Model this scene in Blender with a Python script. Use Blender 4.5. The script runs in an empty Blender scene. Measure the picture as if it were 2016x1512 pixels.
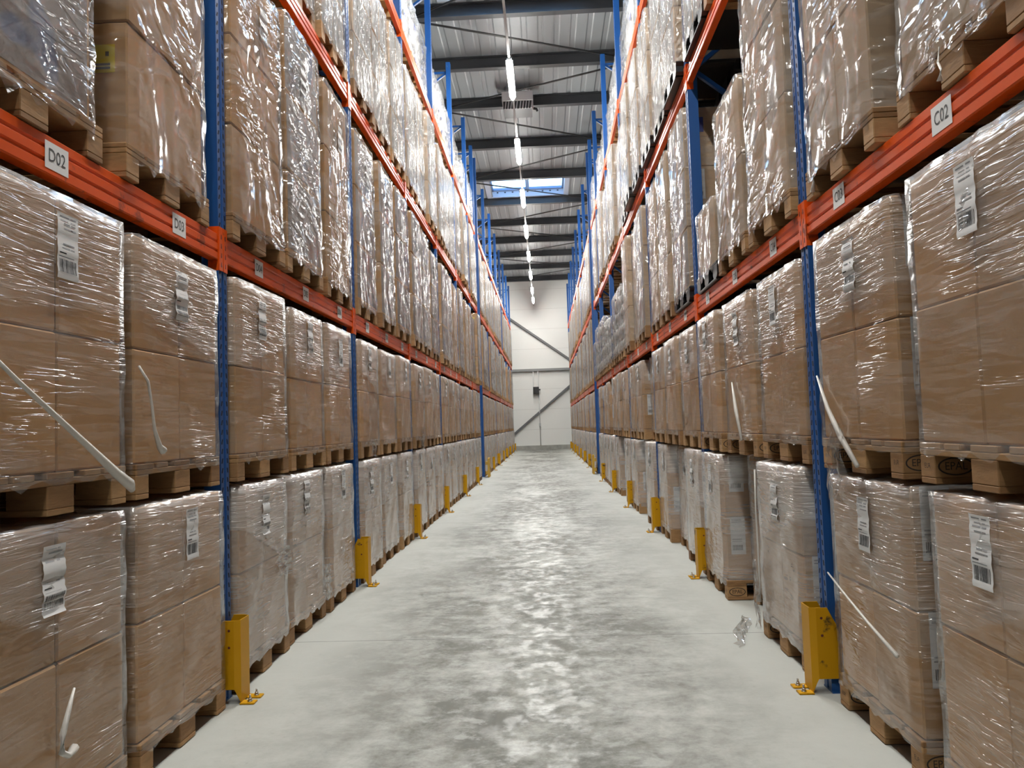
import bpy, bmesh, math, random
from mathutils import Vector, Matrix
import numpy as np
R = random.Random(7)
S = bpy.context.scene
COL = S.collection

# ------------------------------------------------------------------ camera
F_PX, W_PX = 1500.0, 2016.0
yaw, pit, rol, CAM_H = .0422, .0543, -.0328, 1.3693
fw = Vector((-math.sin(yaw)*math.cos(pit), math.cos(yaw)*math.cos(pit), math.sin(pit)))
rt = Vector((math.cos(yaw), math.sin(yaw), 0)); up = rt.cross(fw)
rt2 = math.cos(rol)*rt + math.sin(rol)*up; up2 = -math.sin(rol)*rt + math.cos(rol)*up
cd = bpy.data.cameras.new('camera'); cam = bpy.data.objects.new('camera', cd); COL.objects.link(cam)
cd.sensor_fit = 'HORIZONTAL'; cd.sensor_width = 36; cd.lens = 36*F_PX/W_PX; cd.clip_start = .05; cd.clip_end = 200
M = Matrix((rt2, up2, -fw)).transposed().to_4x4(); M.translation = (0, 0, CAM_H); cam.matrix_world = M
S.camera = cam

# ------------------------------------------------------------------ world, exposure
wd = bpy.data.worlds.new('sky'); S.world = wd; wd.use_nodes = True
bg = wd.node_tree.nodes['Background']; bg.inputs[0].default_value = (.46, .72, 1, 1); bg.inputs[1].default_value = 2.6
vs = S.view_settings; vs.view_transform = 'Standard'; vs.look = 'None'; vs.gamma = 1; vs.use_curve_mapping = False
vs.exposure = 1.05
LAMP_GLOW = 170.0        # aisle lamp diffusers
cy = S.cycles
cy.max_bounces = 6; cy.diffuse_bounces = 3; cy.glossy_bounces = 2; cy.transmission_bounces = 3; cy.transparent_max_bounces = 10
cy.use_adaptive_sampling = True; cy.adaptive_threshold = .06; cy.adaptive_min_samples = 12
cy.sample_clamp_indirect = 4; cy.sample_clamp_direct = 30; cy.caustics_reflective = False; cy.caustics_refractive = False
cy.use_denoising = True; cy.use_light_tree = True

# ------------------------------------------------------------------ layout constants
XL, XR = -1.69, 1.365          # aisle faces of the rack posts
Y0, BAY = 3.95, 2.8            # post k stands at Y0 + BAY*k
YWALL = 41.6
ROOF_Z = 9.3
LV = {1: (2.235, 2.29, 2.43), 2: (4.305, 4.36, 4.50), 3: (6.42, 6.474, 6.614)}   # connector bottom, beam bottom, beam top
POST_TOP = 8.81
def py(k): return Y0 + BAY*k

# ------------------------------------------------------------------ materials
def mat(name):
    m = bpy.data.materials.new(name); m.use_nodes = True
    nt = m.node_tree; b = nt.nodes['Principled BSDF']
    return m, nt, b
def N(nt, t, **kw):
    n = nt.nodes.new(t)
    for k, v in kw.items():
        if k.startswith('_'): setattr(n, k[1:], v)
    for k, v in kw.items():
        if not k.startswith('_'):
            key = k.replace('__', ' ')
            if key.isdigit(): n.inputs[int(key)].default_value = v
            else: n.inputs[key].default_value = v
    return n
def L(nt, a, b): nt.links.new(a, b)
def math_(nt, op, a, b=None, clamp=False):
    n = nt.nodes.new('ShaderNodeMath'); n.operation = op; n.use_clamp = clamp
    for i, v in enumerate((a, b)):
        if v is None: continue
        if isinstance(v, (int, float)): n.inputs[i].default_value = v
        else: L(nt, v, n.inputs[i])
    return n.outputs[0]
def objco(nt, scale=(1, 1, 1), rot=(0, 0, 0), rnd=0):
    t = nt.nodes.new('ShaderNodeTexCoord'); mp = nt.nodes.new('ShaderNodeMapping')
    mp.inputs['Scale'].default_value = scale; mp.inputs['Rotation'].default_value = rot
    if rnd:
        oi = nt.nodes.new('ShaderNodeObjectInfo')
        c = nt.nodes.new('ShaderNodeCombineXYZ'); v = math_(nt, 'MULTIPLY', oi.outputs['Random'], rnd)
        L(nt, v, c.inputs[0]); L(nt, v, c.inputs[1]); L(nt, v, c.inputs[2])
        a = nt.nodes.new('ShaderNodeVectorMath'); L(nt, t.outputs['Object'], a.inputs[0]); L(nt, c.outputs[0], a.inputs[1])
        L(nt, a.outputs[0], mp.inputs[0])
    else:
        L(nt, t.outputs['Object'], mp.inputs[0])
    return mp.outputs[0]
def noise(nt, vec, scale, detail=4, rough=.55, dist=0):
    n = N(nt, 'ShaderNodeTexNoise', Scale=scale, Detail=detail, Roughness=rough, Distortion=dist); L(nt, vec, n.inputs['Vector'])
    return n.outputs['Fac']
def ramp(nt, fac, stops):
    r = nt.nodes.new('ShaderNodeValToRGB'); e = r.color_ramp.elements
    while len(e) < len(stops): e.new(.5)
    for i, (p, c) in enumerate(stops):
        e[i].position = p; e[i].color = c if len(c) == 4 else (*c, 1)
    L(nt, fac, r.inputs[0]); return r.outputs[0]
def mixc(nt, fac, a, b, mode='MIX'):
    n = nt.nodes.new('ShaderNodeMix'); n.data_type = 'RGBA'; n.blend_type = mode
    for s, v in ((0, fac), (6, a), (7, b)):
        if isinstance(v, (int, float)): n.inputs[s].default_value = v
        elif isinstance(v, tuple): n.inputs[s].default_value = v if len(v) == 4 else (*v, 1)
        else: L(nt, v, n.inputs[s])
    return n.outputs[2]
def bump(nt, h, strength, dist=.01, prev=None):
    b = N(nt, 'ShaderNodeBump', Strength=strength, Distance=dist); L(nt, h, b.inputs['Height'])
    if prev: L(nt, prev, b.inputs['Normal'])
    return b.outputs[0]
MAT = {}
def plain(name, c, rough=.6, metal=0., spec=.5, var=.0):
    m, nt, b = mat(name); b.inputs['Base Color'].default_value = (*c, 1); b.inputs['Roughness'].default_value = rough
    b.inputs['Metallic'].default_value = metal; b.inputs['Specular IOR Level'].default_value = spec
    if var:
        n = noise(nt, objco(nt, rnd=9), 3.0)
        L(nt, mixc(nt, 1.0, c, ramp(nt, n, [(.3, (1-var,)*3), (.7, (1+var*.3,)*3)]), 'MULTIPLY'), b.inputs['Base Color'])
    MAT[name] = m; return m
def kraft(name, c):
    m, nt, b = mat(name); v = objco(nt, (1, 1, .35), rnd=20)
    n = noise(nt, v, 2.5, 5); oi = nt.nodes.new('ShaderNodeObjectInfo')
    col = mixc(nt, n, tuple(x*.82 for x in c), tuple(min(1, x*1.12) for x in c))
    rr = ramp(nt, oi.outputs['Random'], [(0, (.84, .84, .84)), (1, (1.08, 1.05, 1.02))])
    L(nt, mixc(nt, 1.0, col, rr, 'MULTIPLY'), b.inputs['Base Color'])
    b.inputs['Roughness'].default_value = .72
    MAT[name] = m; return m
kraft('kraft', (.53, .30, .122))
kraft('kraft_pale', (.56, .40, .25))
def printed():
    m, nt, b = mat('printed_carton'); v = objco(nt, (1, 1, 1), rnd=17)
    n1 = noise(nt, v, 2.2, 2); n2 = noise(nt, objco(nt, (1, 1.6, .8), (.6, 0, 0), rnd=31), 2.6, 3)
    c = mixc(nt, n1, (.17, .125, .10), (.29, .24, .22))
    c = mixc(nt, ramp(nt, n2, [(.66, (0, 0, 0)), (.70, (1, 1, 1))]), c, (.36, .10, .07))
    n3 = noise(nt, objco(nt, (1, 1, 1.4), rnd=51), 2.3, 1)
    c = mixc(nt, ramp(nt, n3, [(.69, (0, 0, 0)), (.72, (1, 1, 1))]), c, (.10, .13, .24))
    L(nt, c, b.inputs['Base Color']); b.inputs['Roughness'].default_value = .5; MAT['printed_carton'] = m
printed()
def wood(name, c):
    m, nt, b = mat(name); v = objco(nt, (3, 3, 14), rnd=13)
    n = noise(nt, v, 4, 3, .6, 1.0); oi = nt.nodes.new('ShaderNodeObjectInfo')
    col = mixc(nt, n, tuple(x*.55 for x in c), tuple(min(1, x*1.2) for x in c))
    rr = ramp(nt, oi.outputs['Random'], [(0, (.6, .52, .45)), (1, (1.1, 1.08, 1.05))])
    L(nt, mixc(nt, 1.0, col, rr, 'MULTIPLY'), b.inputs['Base Color']); b.inputs['Roughness'].default_value = .75
    L(nt, bump(nt, n, .25, .004), b.inputs['Normal']); MAT[name] = m
wood('pallet_wood', (.43, .255, .115))
def film(name, kind):
    m = bpy.data.materials.new(name); m.use_nodes = True; nt = m.node_tree; nt.nodes.clear()
    out = nt.nodes.new('ShaderNodeOutputMaterial')
    if kind in 'hc':      # tight wrap: long nearly level creases
        v = objco(nt, (1.2, 1.7, 24), (.10, .0, 0), rnd=23); fine = noise(nt, v, 2.2, 2, .55, .8)
        v2 = objco(nt, (1.0, 1.1, 11), (-.35, .0, 0), rnd=29); fin2 = noise(nt, v2, 2.0, 2, .55, 1.0)
        coarse = noise(nt, objco(nt, (2, 2.5, 5), (.5, 0, 0), rnd=7), 2.0, 2, .55, 0)
        patch = ramp(nt, noise(nt, objco(nt, (1, 1, 1.3), rnd=41), 1.9, 3), [(.50, (.0,)*3), (.62, (1,)*3)])
        zz = nt.nodes.new('ShaderNodeSeparateXYZ'); L(nt, objco(nt), zz.inputs[0]); oi = nt.nodes.new('ShaderNodeObjectInfo')
        tl = math_(nt, 'MULTIPLY', math_(nt, 'MULTIPLY', math_(nt, 'SUBTRACT', oi.outputs['Random'], .5), .9), zz.outputs[1])
        hi = math_(nt, 'ADD', zz.outputs[2], tl); topw = ramp(nt, hi, [(.70, (0,)*3), (.72, (1,)*3)])
        patch = math_(nt, 'MAXIMUM', math_(nt, 'MULTIPLY', patch, .75), math_(nt, 'MULTIPLY', topw, .42))
        st = ramp(nt, fine, [(.47, (0,)*3), (.56, (1,)*3)]); s2 = ramp(nt, fin2, [(.50, (0,)*3), (.55, (1,)*3)])
        hgt = math_(nt, 'MULTIPLY', st, patch)
        nrm = bump(nt, hgt, 1.0, .0042); nrm = bump(nt, math_(nt, 'MULTIPLY', s2, math_(nt, 'MAXIMUM', patch, .15)), 1.0, .003, nrm); nrm = bump(nt, coarse, .5, .02, nrm)
    elif kind == 'w':    # loose glossy wrap: slanting crumples
        fine = noise(nt, objco(nt, (2, 2.2, 7), (.75, 0, 0), rnd=23), 1.7, 2, .5, 1.6)
        fin2 = noise(nt, objco(nt, (1, 1.5, 2.6), (.95, 0, 0), rnd=13), 1.35, 2, .5, 1.6)
        coarse = noise(nt, objco(nt, (1.0, 1.2, .8), (.4, 0, 0), rnd=7), 1.6, 2, .45, 1.6)
        patch = ramp(nt, noise(nt, objco(nt, rnd=41), 1.6, 2), [(.50, (.0,)*3), (.62, (1,)*3)])
        st = ramp(nt, fine, [(.44, (0,)*3), (.58, (1,)*3)]); s2 = ramp(nt, fin2, [(.44, (0,)*3), (.58, (1,)*3)])
        hgt = math_(nt, 'MULTIPLY', st, patch)
        pat2 = ramp(nt, noise(nt, objco(nt, rnd=53), 1.4, 2), [(.40, (.1,)*3), (.60, (1,)*3)])
        nrm = bump(nt, hgt, 1.0, .010); nrm = bump(nt, math_(nt, 'MULTIPLY', s2, pat2), 1.0, .010, nrm); nrm = bump(nt, coarse, 1.0, .045, nrm)
    else:                # upright folds on the highest loads
        fine = noise(nt, objco(nt, (3, 6, 2.0), (.16, 0, 0), rnd=23), 2.0, 2, .5, 1.4)
        coarse = noise(nt, objco(nt, (1.5, 3, 1.2), (.3, 0, 0), rnd=7), 2.2, 2, .5, 1.0)
        st = ramp(nt, fine, [(.42, (0,)*3), (.60, (1,)*3)])
        nrm = bump(nt, st, 1.0, .014); nrm = bump(nt, coarse, 1.0, .05, nrm)
    # haze: more where film layers overlap in slanting bands
    co = nt.nodes.new('ShaderNodeSeparateXYZ'); L(nt, objco(nt, rnd=5), co.inputs[0])
    s = math_(nt, 'ADD', math_(nt, 'MULTIPLY', co.outputs[2], 2.1), math_(nt, 'MULTIPLY', co.outputs[1], .45))
    fr = math_(nt, 'FRACT', s); band = math_(nt, 'GREATER_THAN', fr, .52)
    base = {'h': .22, 'c': .03, 'w': .03, 'v': .07}[kind]
    hz = math_(nt, 'ADD', math_(nt, 'MULTIPLY', band, .06), base)
    hz = math_(nt, 'ADD', hz, math_(nt, 'MULTIPLY', st, .07), True)
    if kind in 'hc': hz = math_(nt, 'ADD', hz, math_(nt, 'MULTIPLY', topw, .13))
    tr = N(nt, 'ShaderNodeBsdfTransparent', Color=(.97, .97, .97, 1)); df = N(nt, 'ShaderNodeBsdfDiffuse', Color=(.82, .82, .82, 1)); L(nt, nrm, df.inputs['Normal'])
    mx = nt.nodes.new('ShaderNodeMixShader'); L(nt, hz, mx.inputs[0]); L(nt, tr.outputs[0], mx.inputs[1]); L(nt, df.outputs[0], mx.inputs[2])
    fz = N(nt, 'ShaderNodeFresnel', IOR=1.42); L(nt, nrm, fz.inputs['Normal'])
    fk = math_(nt, 'MULTIPLY', math_(nt, 'MINIMUM', fz.outputs[0], {'h': .34, 'c': .28, 'w': .36, 'v': .42}[kind]), 1.25, True)
    gl = N(nt, 'ShaderNodeBsdfGlossy', Color=(.95, .95, .95, 1), Roughness={'h': .16, 'c': .15, 'w': .10, 'v': .13}[kind]); L(nt, nrm, gl.inputs['Normal'])
    m2 = nt.nodes.new('ShaderNodeMixShader'); L(nt, fk, m2.inputs[0]); L(nt, mx.outputs[0], m2.inputs[1]); L(nt, gl.outputs[0], m2.inputs[2])
    L(nt, m2.outputs[0], out.inputs[0]); MAT[name] = m
film('film_tight', 'h'); film('film_clear', 'c'); film('film_loose', 'w'); film('film_upright', 'v')
def strand():
    m = bpy.data.materials.new('film_rope'); m.use_nodes = True; nt = m.node_tree; b = nt.nodes['Principled BSDF']
    b.inputs['Base Color'].default_value = (.72, .70, .66, 1); b.inputs['Roughness'].default_value = .25; b.inputs['Alpha'].default_value = .82
    n = noise(nt, objco(nt, (1, 1, 1)), 40, 3); L(nt, bump(nt, n, .6, .004), b.inputs['Normal']); MAT['film_rope'] = m
strand()
def paint(name, c, rough, wear):
    m, nt, b = mat(name); n = noise(nt, objco(nt, rnd=5), 6, 6, .65); n2 = noise(nt, objco(nt, rnd=9), 1.7, 2)
    col = mixc(nt, n2, tuple(x*.86 for x in c), tuple(min(1, x*1.08) for x in c))
    col = mixc(nt, ramp(nt, n, [(.605, (0, 0, 0)), (.66, (1, 1, 1))]), col, wear)
    L(nt, col, b.inputs['Base Color']); b.inputs['Roughness'].default_value = rough; b.inputs['Specular IOR Level'].default_value = .18; MAT[name] = m; return m, nt, b
paint('orange_paint', (.74, .095, .010), .30, (.36, .06, .02))
paint('yellow_paint', (.56, .285, .006), .42, (.10, .06, .015))
paint('timber_yellow', (.55, .33, .06), .6, (.3, .17, .05))
def bluepost():
    m, nt, b = mat('blue_paint'); b.inputs['Roughness'].default_value = .38
    co = nt.nodes.new('ShaderNodeTexCoord'); sp = nt.nodes.new('ShaderNodeSeparateXYZ'); L(nt, co.outputs['Object'], sp.inputs[0])
    n = noise(nt, objco(nt, (1, 1, .25), rnd=5), 9, 5, .6)
    col = mixc(nt, ramp(nt, n, [(.66, (0, 0, 0)), (.74, (1, 1, 1))]), (.010, .075, .27), (.10, .16, .26))
    L(nt, col, b.inputs['Base Color']); MAT['blue_paint'] = m
bluepost()
plain('slot_dark', (.004, .008, .02), .8); plain('white_paper', (.74, .75, .76), .55); plain('ink', (.03, .03, .035), .6)
plain('yellow_label', (.72, .55, .02), .5); plain('grey_ink', (.30, .31, .33), .6); plain('white_carton', (.36, .34, .31), .6, var=.25)
plain('steel', (.55, .55, .54), .3, 1.0); plain('galv', (.50, .51, .51), .38, .6); plain('anthracite', (.030, .032, .036), .5, var=.1)
plain('rod_steel', (.035, .034, .035), .55); plain('white_metal', (.72, .72, .71), .4); plain('heater_grey', (.46, .46, .47), .5)
plain('louvre_dark', (.02, .02, .022), .6); plain('black_plastic', (.012, .012, .013), .38); plain('black_box', (.012, .012, .013), .4)
plain('blue_print', (.03, .05, .30), .5); plain('red_print', (.40, .05, .03), .5); plain('girt', (.25, .26, .26), .5); plain('brace_steel', (.14, .145, .15), .5); plain('hole_red', (.10, .015, .01), .7)
plain('plinth', (.40, .40, .37), .8, var=.25); plain('stamp', (.035, .025, .02), .8)
plain('rail_grey', (.22, .22, .22), .6); plain('shaft', (.30, .34, .42), .6); plain('frame_blue', (.10, .16, .28), .5)
def sackm(nm, ca, cb):
    m, nt, b = mat(nm); n = noise(nt, objco(nt, rnd=9), 6, 4); L(nt, mixc(nt, n, ca, cb), b.inputs['Base Color'])
    b.inputs['Roughness'].default_value = .5; L(nt, bump(nt, n, .5, .03), b.inputs['Normal']); MAT[nm] = m
sackm('sack_white', (.40, .40, .385), (.56, .56, .555)); sackm('sack_lightened', (.62, .59, .55), (.82, .81, .78))  # one sack in two tones: darkened near the lamps, lightened to offset weaker light
def concrete():
    m, nt, b = mat('concrete'); v = objco(nt)
    big = noise(nt, objco(nt, (1.0, .6, 1)), .9, 6, .62, .3); mid = noise(nt, objco(nt, (1.2, 1.5, 1)), 3.4, 9, .72, .25); fine = noise(nt, v, 26, 6, .75)
    sp = nt.nodes.new('ShaderNodeSeparateXYZ'); L(nt, v, sp.inputs[0])
    # traffic strip: darker worn middle of the aisle
    d = math_(nt, 'ABSOLUTE', math_(nt, 'ADD', sp.outputs[0], .16))
    wob = math_(nt, 'MULTIPLY', math_(nt, 'SUBTRACT', noise(nt, objco(nt, (1, .6, 1)), 1.2, 3), .5), 1.1)
    lane = ramp(nt, math_(nt, 'DIVIDE', math_(nt, 'ADD', d, wob), 1.6), [(.30, (1,)*3), (.88, (0,)*3)])
    mm = math_(nt, 'ADD', math_(nt, 'MULTIPLY', big, .56), math_(nt, 'MULTIPLY', mid, .44))
    mm = math_(nt, 'ADD', mm, math_(nt, 'MULTIPLY', math_(nt, 'SUBTRACT', fine, .5), .12))
    dirt = ramp(nt, mm, [(.385, (0,)*3), (.55, (1,)*3)])
    dirt = math_(nt, 'MULTIPLY', dirt, math_(nt, 'ADD', math_(nt, 'MULTIPLY', lane, .84), .08))
    col = mixc(nt, dirt, (.46, .475, .445), (.108, .109, .092))
    smear = ramp(nt, noise(nt, objco(nt, (1.6, 1, 1), rnd=0), 1.7, 8, .7, .4), [(.53, (0,)*3), (.66, (1,)*3)])
    col = mixc(nt, math_(nt, 'MULTIPLY', smear, math_(nt, 'MULTIPLY', lane, .55)), col, (.13, .128, .10))
    pale = ramp(nt, noise(nt, objco(nt, (1, 1.4, 1)), 6.0, 8, .68, .3), [(.56, (0,)*3), (.64, (1,)*3)])
    col = mixc(nt, math_(nt, 'MULTIPLY', pale, math_(nt, 'MULTIPLY', lane, .55)), col, (.44, .46, .44))
    col = mixc(nt, math_(nt, 'MULTIPLY', ramp(nt, fine, [(.60, (0,)*3), (.75, (1,)*3)]), .22), col, (.12, .115, .095))
    # sawn joints every 6 m
    fr = math_(nt, 'FRACT', math_(nt, 'DIVIDE', math_(nt, 'SUBTRACT', sp.outputs[1], 5.0-.004), 6.0)); jn = math_(nt, 'LESS_THAN', fr, .0013)
    col = mixc(nt, math_(nt, 'MULTIPLY', jn, .75), col, (.05, .048, .045))
    L(nt, col, b.inputs['Base Color'])
    rg = ramp(nt, noise(nt, objco(nt, (1, .8, 1)), 7.0, 8, .7, .2), [(.46, (.62,)*3), (.58, (.35,)*3)])
    rg = math_(nt, 'ADD', math_(nt, 'MULTIPLY', rg, lane), math_(nt, 'MULTIPLY', math_(nt, 'SUBTRACT', 1.0, lane), .55)); L(nt, rg, b.inputs['Roughness'])
    bn = bump(nt, fine, .10, .004); L(nt, bump(nt, mid, .05, .02, bn), b.inputs['Normal'])
    b.inputs['Specular IOR Level'].default_value = .35; MAT['concrete'] = m
concrete()
def wallm():
    m, nt, b = mat('wall_panel'); sp = nt.nodes.new('ShaderNodeSeparateXYZ'); L(nt, objco(nt), sp.inputs[0])
    fr = math_(nt, 'FRACT', math_(nt, 'DIVIDE', sp.outputs[2], 1.1)); j = math_(nt, 'LESS_THAN', fr, .012)
    n = noise(nt, objco(nt, (1, 1, .4)), 1.2, 3); c = mixc(nt, n, (.79, .80, .775), (.84, .85, .825))
    L(nt, mixc(nt, j, c, (.6, .6, .58)), b.inputs['Base Color']); b.inputs['Roughness'].default_value = .6; MAT['wall_panel'] = m
wallm()
plain('roof_sheet', (.215, .23, .24), .5)
plain('hall_wall', (.35, .35, .34), .7)
def emis(name, c, s):
    m = bpy.data.materials.new(name); m.use_nodes = True; nt = m.node_tree; nt.nodes.clear()
    o = nt.nodes.new('ShaderNodeOutputMaterial'); e = N(nt, 'ShaderNodeEmission', Color=(*c, 1), Strength=s); L(nt, e.outputs[0], o.inputs[0]); MAT[name] = m
emis('led', (1, .98, .92), LAMP_GLOW); emis('led_dim', (1, .98, .92), LAMP_GLOW*.5)
def pane():
    m = bpy.data.materials.new('skylight_pane'); m.use_nodes = True; nt = m.node_tree; nt.nodes.clear(); o = nt.nodes.new('ShaderNodeOutputMaterial')
    t = N(nt, 'ShaderNodeBsdfTransparent', Color=(.9, .95, 1, 1)); g = N(nt, 'ShaderNodeBsdfTranslucent', Color=(.8, .9, 1, 1)); x = nt.nodes.new('ShaderNodeMixShader')
    x.inputs[0].default_value = .35; L(nt, t.outputs[0], x.inputs[1]); L(nt, g.outputs[0], x.inputs[2]); L(nt, x.outputs[0], o.inputs[0]); MAT['skylight_pane'] = m
pane()

# ------------------------------------------------------------------ mesh helpers
class MB:
    def __init__(s): s.v = []; s.f = []; s.m = []; s.mats = []; s.sm = []
    def mi(s, name):
        if name not in s.mats: s.mats.append(name)
        return s.mats.index(name)
    def add(s, vs, fs, m, smooth=False):
        o = len(s.v); s.v += [tuple(v) for v in vs]; k = s.mi(m)
        for f in fs: s.f.append(tuple(i+o for i in f)); s.m.append(k); s.sm.append(smooth)
    def box(s, x0, x1, y0, y1, z0, z1, m, bev=0.0):
        if bev:
            b = bev; P = []; 
            # chamfered box: 24 vertices
            for ax in range(3):
                for sx in (0, 1):
                    for sy in (0, 1):
                        for sz in (0, 1):
                            c = [(x0, x1)[sx], (y0, y1)[sy], (z0, z1)[sz]]; sg = [1-2*sx, 1-2*sy, 1-2*sz]
                            for a in range(3):
                                if a != ax: c[a] += sg[a]*b
                            P.append(tuple(c))
            bm = bmesh.new(); vv = [bm.verts.new(p) for p in P]; r = bmesh.ops.convex_hull(bm, input=vv)
            bmesh.ops.dissolve_limit(bm, angle_limit=.01, verts=bm.verts, edges=bm.edges)
            bm.normal_update(); bm.verts.index_update()
            s.add([v.co[:] for v in bm.verts], [[v.index for v in f.verts] for f in bm.faces], m); bm.free(); return
        s.add([(x0,y0,z0),(x1,y0,z0),(x1,y1,z0),(x0,y1,z0),(x0,y0,z1),(x1,y0,z1),(x1,y1,z1),(x0,y1,z1)],
              [(0,3,2,1),(4,5,6,7),(0,1,5,4),(1,2,6,5),(2,3,7,6),(3,0,4,7)], m)
    def quad(s, a, b, c, d, m): s.add([a, b, c, d], [(0, 1, 2, 3)], m)
    def tube(s, pts, r, m, n=6, caps=True):
        pts = [Vector(p) for p in pts]; rr = r if isinstance(r, (list, tuple)) else [r]*len(pts); vs = []; fs = []
        for i, p in enumerate(pts):
            t = (pts[min(i+1, len(pts)-1)]-pts[max(i-1, 0)]).normalized()
            a = t.cross(Vector((0, 0, 1)))
            if a.length < 1e-3: a = t.cross(Vector((1, 0, 0)))
            a.normalize(); b = t.cross(a)
            for k in range(n):
                w = 2*math.pi*k/n; vs.append(p + rr[i]*(math.cos(w)*a+math.sin(w)*b))
        for i in range(len(pts)-1):
            for k in range(n): fs.append((i*n+k, i*n+(k+1) % n, (i+1)*n+(k+1) % n, (i+1)*n+k))
        if caps: fs += [tuple(range(n))[::-1], tuple((len(pts)-1)*n+k for k in range(n))]
        s.add(vs, fs, m, True)
    def prism(s, poly, axis, a, b, m, smooth=False):
        # poly: 2-D outline in the two other axes, extruded along axis from a to b
        def P(u, v, w): return ((w, u, v), (u, w, v), (u, v, w))[axis]
        n = len(poly); vs = [P(u, v, a) for u, v in poly]+[P(u, v, b) for u, v in poly]
        fs = [(i, (i+1) % n, n+(i+1) % n, n+i) for i in range(n)]+[tuple(range(n))[::-1], tuple(range(n, 2*n))]
        s.add(vs, fs, m, smooth)
    def mesh(s, name):
        me = bpy.data.meshes.new(name); me.from_pydata(s.v, [], s.f)
        for mn in s.mats: me.materials.append(MAT[mn])
        me.polygons.foreach_set('material_index', s.m); me.polygons.foreach_set('use_smooth', s.sm)
        bm = bmesh.new(); bm.from_mesh(me); bmesh.ops.recalc_face_normals(bm, faces=bm.faces); bm.to_mesh(me); bm.free(); me.update()
        return me
def ob(name, me, parent=None, loc=None, rz=None):
    o = bpy.data.objects.new(name, me); COL.objects.link(o)
    if parent: o.parent = parent
    if loc: o.location = loc
    if rz is not None: o.rotation_euler = (0, 0, rz)
    return o
def tag(o, label=None, cat=None, group=None, kind=None):
    for k, v in (('label', label), ('category', cat), ('group', group), ('kind', kind)):
        if v: o[k] = v
    return o
def copy_tree(o, parent=None):
    c = o.copy(); COL.objects.link(c); c.parent = parent
    for ch in list(o.children): copy_tree(ch, c)
    return c
def text_polys(txt, size):
    cu = bpy.data.curves.new('t', 'FONT'); cu.body = txt; cu.size = size; cu.align_x = 'CENTER'; cu.align_y = 'CENTER'; cu.resolution_u = 3
    o = bpy.data.objects.new('t', cu); COL.objects.link(o); dg = bpy.context.evaluated_depsgraph_get(); dg.update()
    me = o.evaluated_get(dg).to_mesh(); v = [tuple(x.co) for x in me.vertices]; f = [tuple(p.vertices) for p in me.polygons]
    o.evaluated_get(dg).to_mesh_clear(); bpy.data.objects.remove(o); bpy.data.curves.remove(cu); return v, f

# ------------------------------------------------------------------ the hall
HX0, HX1, HY0 = -9.0, 9.0, -6.0
mb = MB(); mb.quad((HX0, HY0, 0), (HX1, HY0, 0), (HX1, YWALL, 0), (HX0, YWALL, 0), 'concrete'); tag(ob('floor', mb.mesh('floor')), kind='structure')
mb = MB(); mb.box(HX0, HX1, YWALL, YWALL+.15, 0, 10.2, 'wall_panel'); tag(ob('wall_back', mb.mesh('wall_back')), kind='structure')
mb = MB(); mb.box(HX0-.15, HX0, HY0, YWALL, 0, 10.2, 'hall_wall'); tag(ob('wall_left', mb.mesh('wall_left')), kind='structure')
mb = MB(); mb.box(HX1, HX1+.15, HY0, YWALL, 0, 10.2, 'hall_wall'); tag(ob('wall_right', mb.mesh('wall_right')), kind='structure')
mb = MB(); mb.box(HX0, HX1, HY0-.15, HY0, 0, 10.2, 'hall_wall'); tag(ob('wall_front', mb.mesh('wall_front')), kind='structure')
mb = MB(); mb.box(HX0, HX1, YWALL-.10, YWALL-.001, 0, .24, 'plinth'); tag(ob('baseboard_back', mb.mesh('baseboard_back')), kind='structure')
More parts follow.
